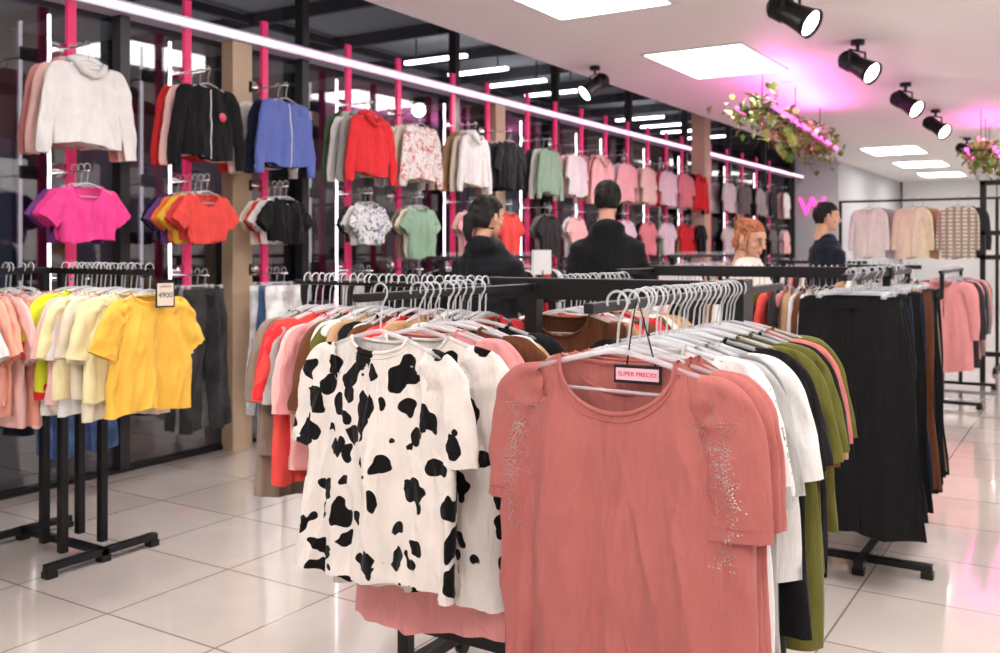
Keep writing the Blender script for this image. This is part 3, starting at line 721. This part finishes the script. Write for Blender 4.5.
def person(name,X,Y,rz,H,jm,pm,hair,arms,headrot=(0,0,0),style='short',hood=True,wid=1.0,lean=0,female=False):
    s=H/1.75; e=empty(name,(X,Y,0),rz)
    g=M(); W=wid
    fem=.94 if female else 1
    def Z(z): return z*s
    def ln(z): return lean*max(0,z-.95)
    g.loft([((0,ln(z)+cy,Z(z)),rx*W,ry) for z,rx,ry,cy in[(.86,.172,.125,0),(.90,.182,.133,0),(1.0,.178,.13,.005),(1.1,.168*fem,.12,.005),(1.22,.178,.128,.005),(1.32,.188,.13,0),(1.37,.180,.118,-.005),(1.41,.148,.10,-.01),(1.45,.098,.08,-.012),(1.49,.066,.066,-.01)]],20)
    if hood:
        g.ell((0,ln(1.46)-.080,Z(1.455)),(.105,.065,.065),14); 
        g.tube([(-.085,ln(1.47)-.04,Z(1.465)),(-.078,ln(1.47)+.035,Z(1.445)),(0,ln(1.47)+.07,Z(1.41)),(.078,ln(1.47)+.035,Z(1.445)),(.085,ln(1.47)-.04,Z(1.465))],.026,8)
    for sd in(-1,1):
        g.tube([(sd*.085,0,Z(.98)),(sd*.09,0,Z(.86)),(sd*.095,.01,Z(.68)),(sd*.1,.015,Z(.5)),(sd*.1,0,Z(.3)),(sd*.1,-.01,Z(.06))],[.09,.092,.085,.065,.058,.05],14)
        g.tube([(sd*.1,-.06,.045),(sd*.103,.0,.05),(sd*.11,.09,.04),(sd*.115,.16,.03)],[.04,.044,.042,.028],12)
    armseg=[]
    hands=[]
    for sd,(el,hd) in zip((-1,1),arms):
        sh=Vector((sd*.168*W,ln(1.4),Z(1.355))); el=Vector((el[0]*W,el[1],Z(el[2]))); hd=Vector((hd[0]*W,hd[1],Z(hd[2])))
        pts=[sh*1+Vector((-sd*.06,0,.02)),sh+Vector((sd*.005,0,-.015)),sh.lerp(el,.5),el,el.lerp(hd,.5),hd]
        g.tube(pts,[.055,.064,.058,.051,.046,.036],12); armseg+=[(sh,el),(el,hd)]; hands.append((sd,el,hd))
    me=remesh(g,.014,7,'body')
    for v in me.vertices:
        n=noise.noise(Vector(v.co)*9)*.014+noise.noise(Vector((v.co.x*8,v.co.y*8,v.co.z*22)))*.014
        v.co+=v.normal*n
    me.materials.clear()
    for m in(jm,pm,plain('shoe',(.03,.03,.03),.5)): me.materials.append(m)
    def sd_(p,a,b):
        t=max(0,min(1,(p-a).dot(b-a)/(b-a).length_squared)); return (p-a.lerp(b,t)).length
    for p in me.polygons:
        c=p.center
        if c.z<.085: i=2
        elif c.z>Z(.875): i=0
        elif min(sd_(c,a,b) for a,b in armseg)<.075: i=0
        else: i=1
        p.material_index=i
    obj('body',me,parent=e)
    for sd,el,hd in hands:
        hm=hand_mesh(-sd); d=(hd-el).normalized(); q=Vector((0,0,-1)).rotation_difference(d)
        o=obj('hand',hm,[SKIN],e); o.rotation_mode='QUATERNION'; o.rotation_quaternion=q; o.location=hd+d*.01
    hz=H-.122
    h=bpy.data.objects.new('head',None); col.objects.link(h); h.parent=e; h.location=(0,ln(1.62)+.005,hz); h.rotation_euler=headrot
    g=M(); g.ell((0,-.008,.005),(.073,.092,.10),20); g.ell((0,.02,-.05),(.056,.062,.065),16); g.ell((0,.062,-.092),(.022,.02,.018),12)
    g.ell((0,.055,.02),(.055,.035,.05),14); g.ell((-.035,.055,-.03),(.024,.024,.024),10); g.ell((.035,.055,-.03),(.024,.024,.024),10)
    g.tube([(0,.082,.012),(0,.097,-.012),(0,.107,-.03),(0,.092,-.036)],[.007,.009,.013,.010],10)
    for sd in(-1,1): g.ell((sd*.076,-.008,-.008),(.009,.018,.031),12)
    g.ell((0,.080,-.058),(.022,.012,.006),10); g.ell((0,.079,-.068),(.019,.012,.007),10)
    g.tube([(0,-.02,-.04),(0,-.03,-.12),(0,-.035,-.20)],[.052,.05,.058],16)
    hm=remesh(g,.0045,3,'face'); hm.materials.clear(); hm.materials.append(SKIN); hm.materials.append(plain('lips',rgb(186,110,100),.5))
    for p in hm.polygons:
        c=p.center
        if c.y>.080 and -.073<c.z<-.053 and abs(c.x)<.019: p.material_index=1
    obj('face',hm,parent=h)
    g=M()
    for sd in(-1,1):
        g.ell((sd*.030,.079,.0),(.013,.010,.007),12,0); g.ell((sd*.031,.0875,.0),(.005,.003,.0055),10,1)
        g.tube([(sd*.014,.091,.018),(sd*.03,.092,.023),(sd*.048,.079,.018)],[.003,.0035,.002],6,1)
        g.tube([(sd*.018,.086,.004),(sd*.031,.089,.008),(sd*.044,.081,.004)],.0018,5,1)
    obj('eyes',g,[plain('eye_white',(.8,.78,.76),.3),plain('eye_dark',(.02,.012,.01),.3)],h)
    g=M(); g.ell((0,-.014,.010),(.083,.100,.108),28,0,.12,X)
    if style!='short': g.ell((0,-.05,-.03),(.074,.065,.075),20,0,.15,X+2)
    if style=='bun':
        g.ell((.005,-.085,.075),(.038,.036,.036),16,0,.35,3); g.ell((0,-.07,.05),(.05,.04,.04),12)
    if style=='pony':
        g.ell((0,-.09,-.0),(.045,.045,.05),14,0,.4,2); g.tube([(0,-.10,.0),(0,-.135,-.03),(0,-.13,-.10),(0,-.115,-.16)],[.025,.035,.032,.014],10)
    hm=remesh(g,.005,2,'hair'); 
    for v in hm.vertices:
        c=v.co; v.co+=v.normal*(.0030*noise.noise(Vector((c.x*90,c.y*22,c.z*22)))+.003*noise.noise(Vector((c.x*25,c.y*25,c.z*10))))
    bm=bmesh.new(); bm.from_mesh(hm); dl=[]
    for f in bm.faces:
        c=f.calc_center_median()
        jag=.006*noise.noise(Vector((c.x*60,c.y*60,c.z*60)))
        face=(c.y>.012+jag and c.z<.060+jag-.25*max(0,.07-c.y))
        ear=(abs(c.x)>.055 and c.z<-.012+jag and c.y>-.038)
        low=c.z<(-.075 if style!='short' else -.062)+jag and not (style=='pony' and c.y<-.10)
        if face or ear or low: dl.append(f)
    bmesh.ops.delete(bm,geom=dl,context='FACES'); bm.to_mesh(hm); bm.free()
    hm.materials.clear(); hm.materials.append(hair)
    for p in hm.polygons: p.material_index=0
    o=obj('hair',hm,parent=h); sm=o.modifiers.new('s','SOLIDIFY'); sm.thickness=.010; sm.offset=-1
    g=M(); rr=random.Random(int(X*100))
    for k in range(90 if style!='short' else 60):
        a=rr.uniform(0,6.28); p0=rr.uniform(.1,1.0)
        pts=[]
        for q in range(5):
            p=p0+q*.16; d=Vector((math.sin(p)*math.cos(a+q*.03),math.sin(p)*math.sin(a+q*.03),math.cos(p)))
            rad=1.0+.025*(q%2)+(.05 if q==4 else 0)
            pts.append(Vector((.083*d.x*rad,-.014+.100*d.y*rad,.010+.108*d.z*rad)))
        if pts[-1].y>.02 and pts[-1].z<.065: continue
        g.tube(pts,[.0022,.0028,.0028,.002,.0006],4)
    if style=='bun':
        for sd in(-1,1): g.tube([(sd*.068,.03,.055),(sd*.079,.038,0),(sd*.076,.04,-.05),(sd*.072,.045,-.09)],[.007,.006,.004,.002],6)
        for k in range(26):
            a=k*.7; c=Vector((.005,-.085,.08)); r=.038
            g.tube([c+Vector((math.cos(a+t)*r,math.sin(a*1.7+t)*r,math.sin(a+t*1.3)*r)) for t in(0,.4,.8,1.2)],[.003,.003,.0025,.001],4)
    obj('hair_strands',g,[hair],h)
    return e
BLK=hairmat('hair_black',(.010,.008,.007)); GIN=hairmat('hair_ginger',rgb(166,102,68))
JB=fabric(rgb(24,24,28)); JN=fabric(rgb(28,32,46)); TP=fabric(rgb(120,96,74)); JW=fabric(rgb(225,215,208)); DN=fabric(rgb(40,48,66))
down=[((-.23,-.02,1.12),(-.21,.10,.90)),((.23,-.02,1.12),(.21,.10,.90))]
fwd=[((-.23,.03,1.12),(-.14,.26,1.08)),((.23,.03,1.12),(.14,.26,1.08))]
person('man_in_black_hoodie',-2.56,5.36,math.radians(28),1.84,JB,TP,BLK,down,(0,0,math.radians(-12)),'short',True,1.0)
person('woman_in_black_hoodie',-2.87,4.46,math.radians(5),1.71,JB,DN,BLK,fwd,(math.radians(-8),0,math.radians(-22)),'pony',True,.92,female=True)
person('woman_with_ginger_hair',-1.757,5.66,math.radians(-85),1.59,JW,DN,GIN,fwd,(math.radians(-14),0,math.radians(-25)),'bun',False,.9,female=True)
person('man_in_dark_jacket',-1.81,7.83,math.radians(-50),1.79,JN,DN,BLK,fwd,(math.radians(-5),0,math.radians(-15)),'short',False,1.0)

# ================= CAMERA & WORLD =================
cam=bpy.data.cameras.new('camera'); co=bpy.data.objects.new('camera',cam); col.objects.link(co)
cam.sensor_fit='HORIZONTAL'; cam.sensor_width=36; cam.lens=34.2; cam.shift_y=-.0765; cam.clip_start=.05
cam.dof.use_dof=True; cam.dof.focus_distance=2.1; cam.dof.aperture_fstop=5.6
co.location=(0,0,HC); co.rotation_euler=(math.pi/2,0,A); scene.camera=co
w=bpy.data.worlds.new('world'); scene.world=w; w.use_nodes=True
w.node_tree.nodes['Background'].inputs[0].default_value=(.02,.022,.03,1); w.node_tree.nodes['Background'].inputs[1].default_value=1
try:
    scene.view_settings.view_transform='Standard'; scene.view_settings.exposure=0
except Exception as ex: print(ex)
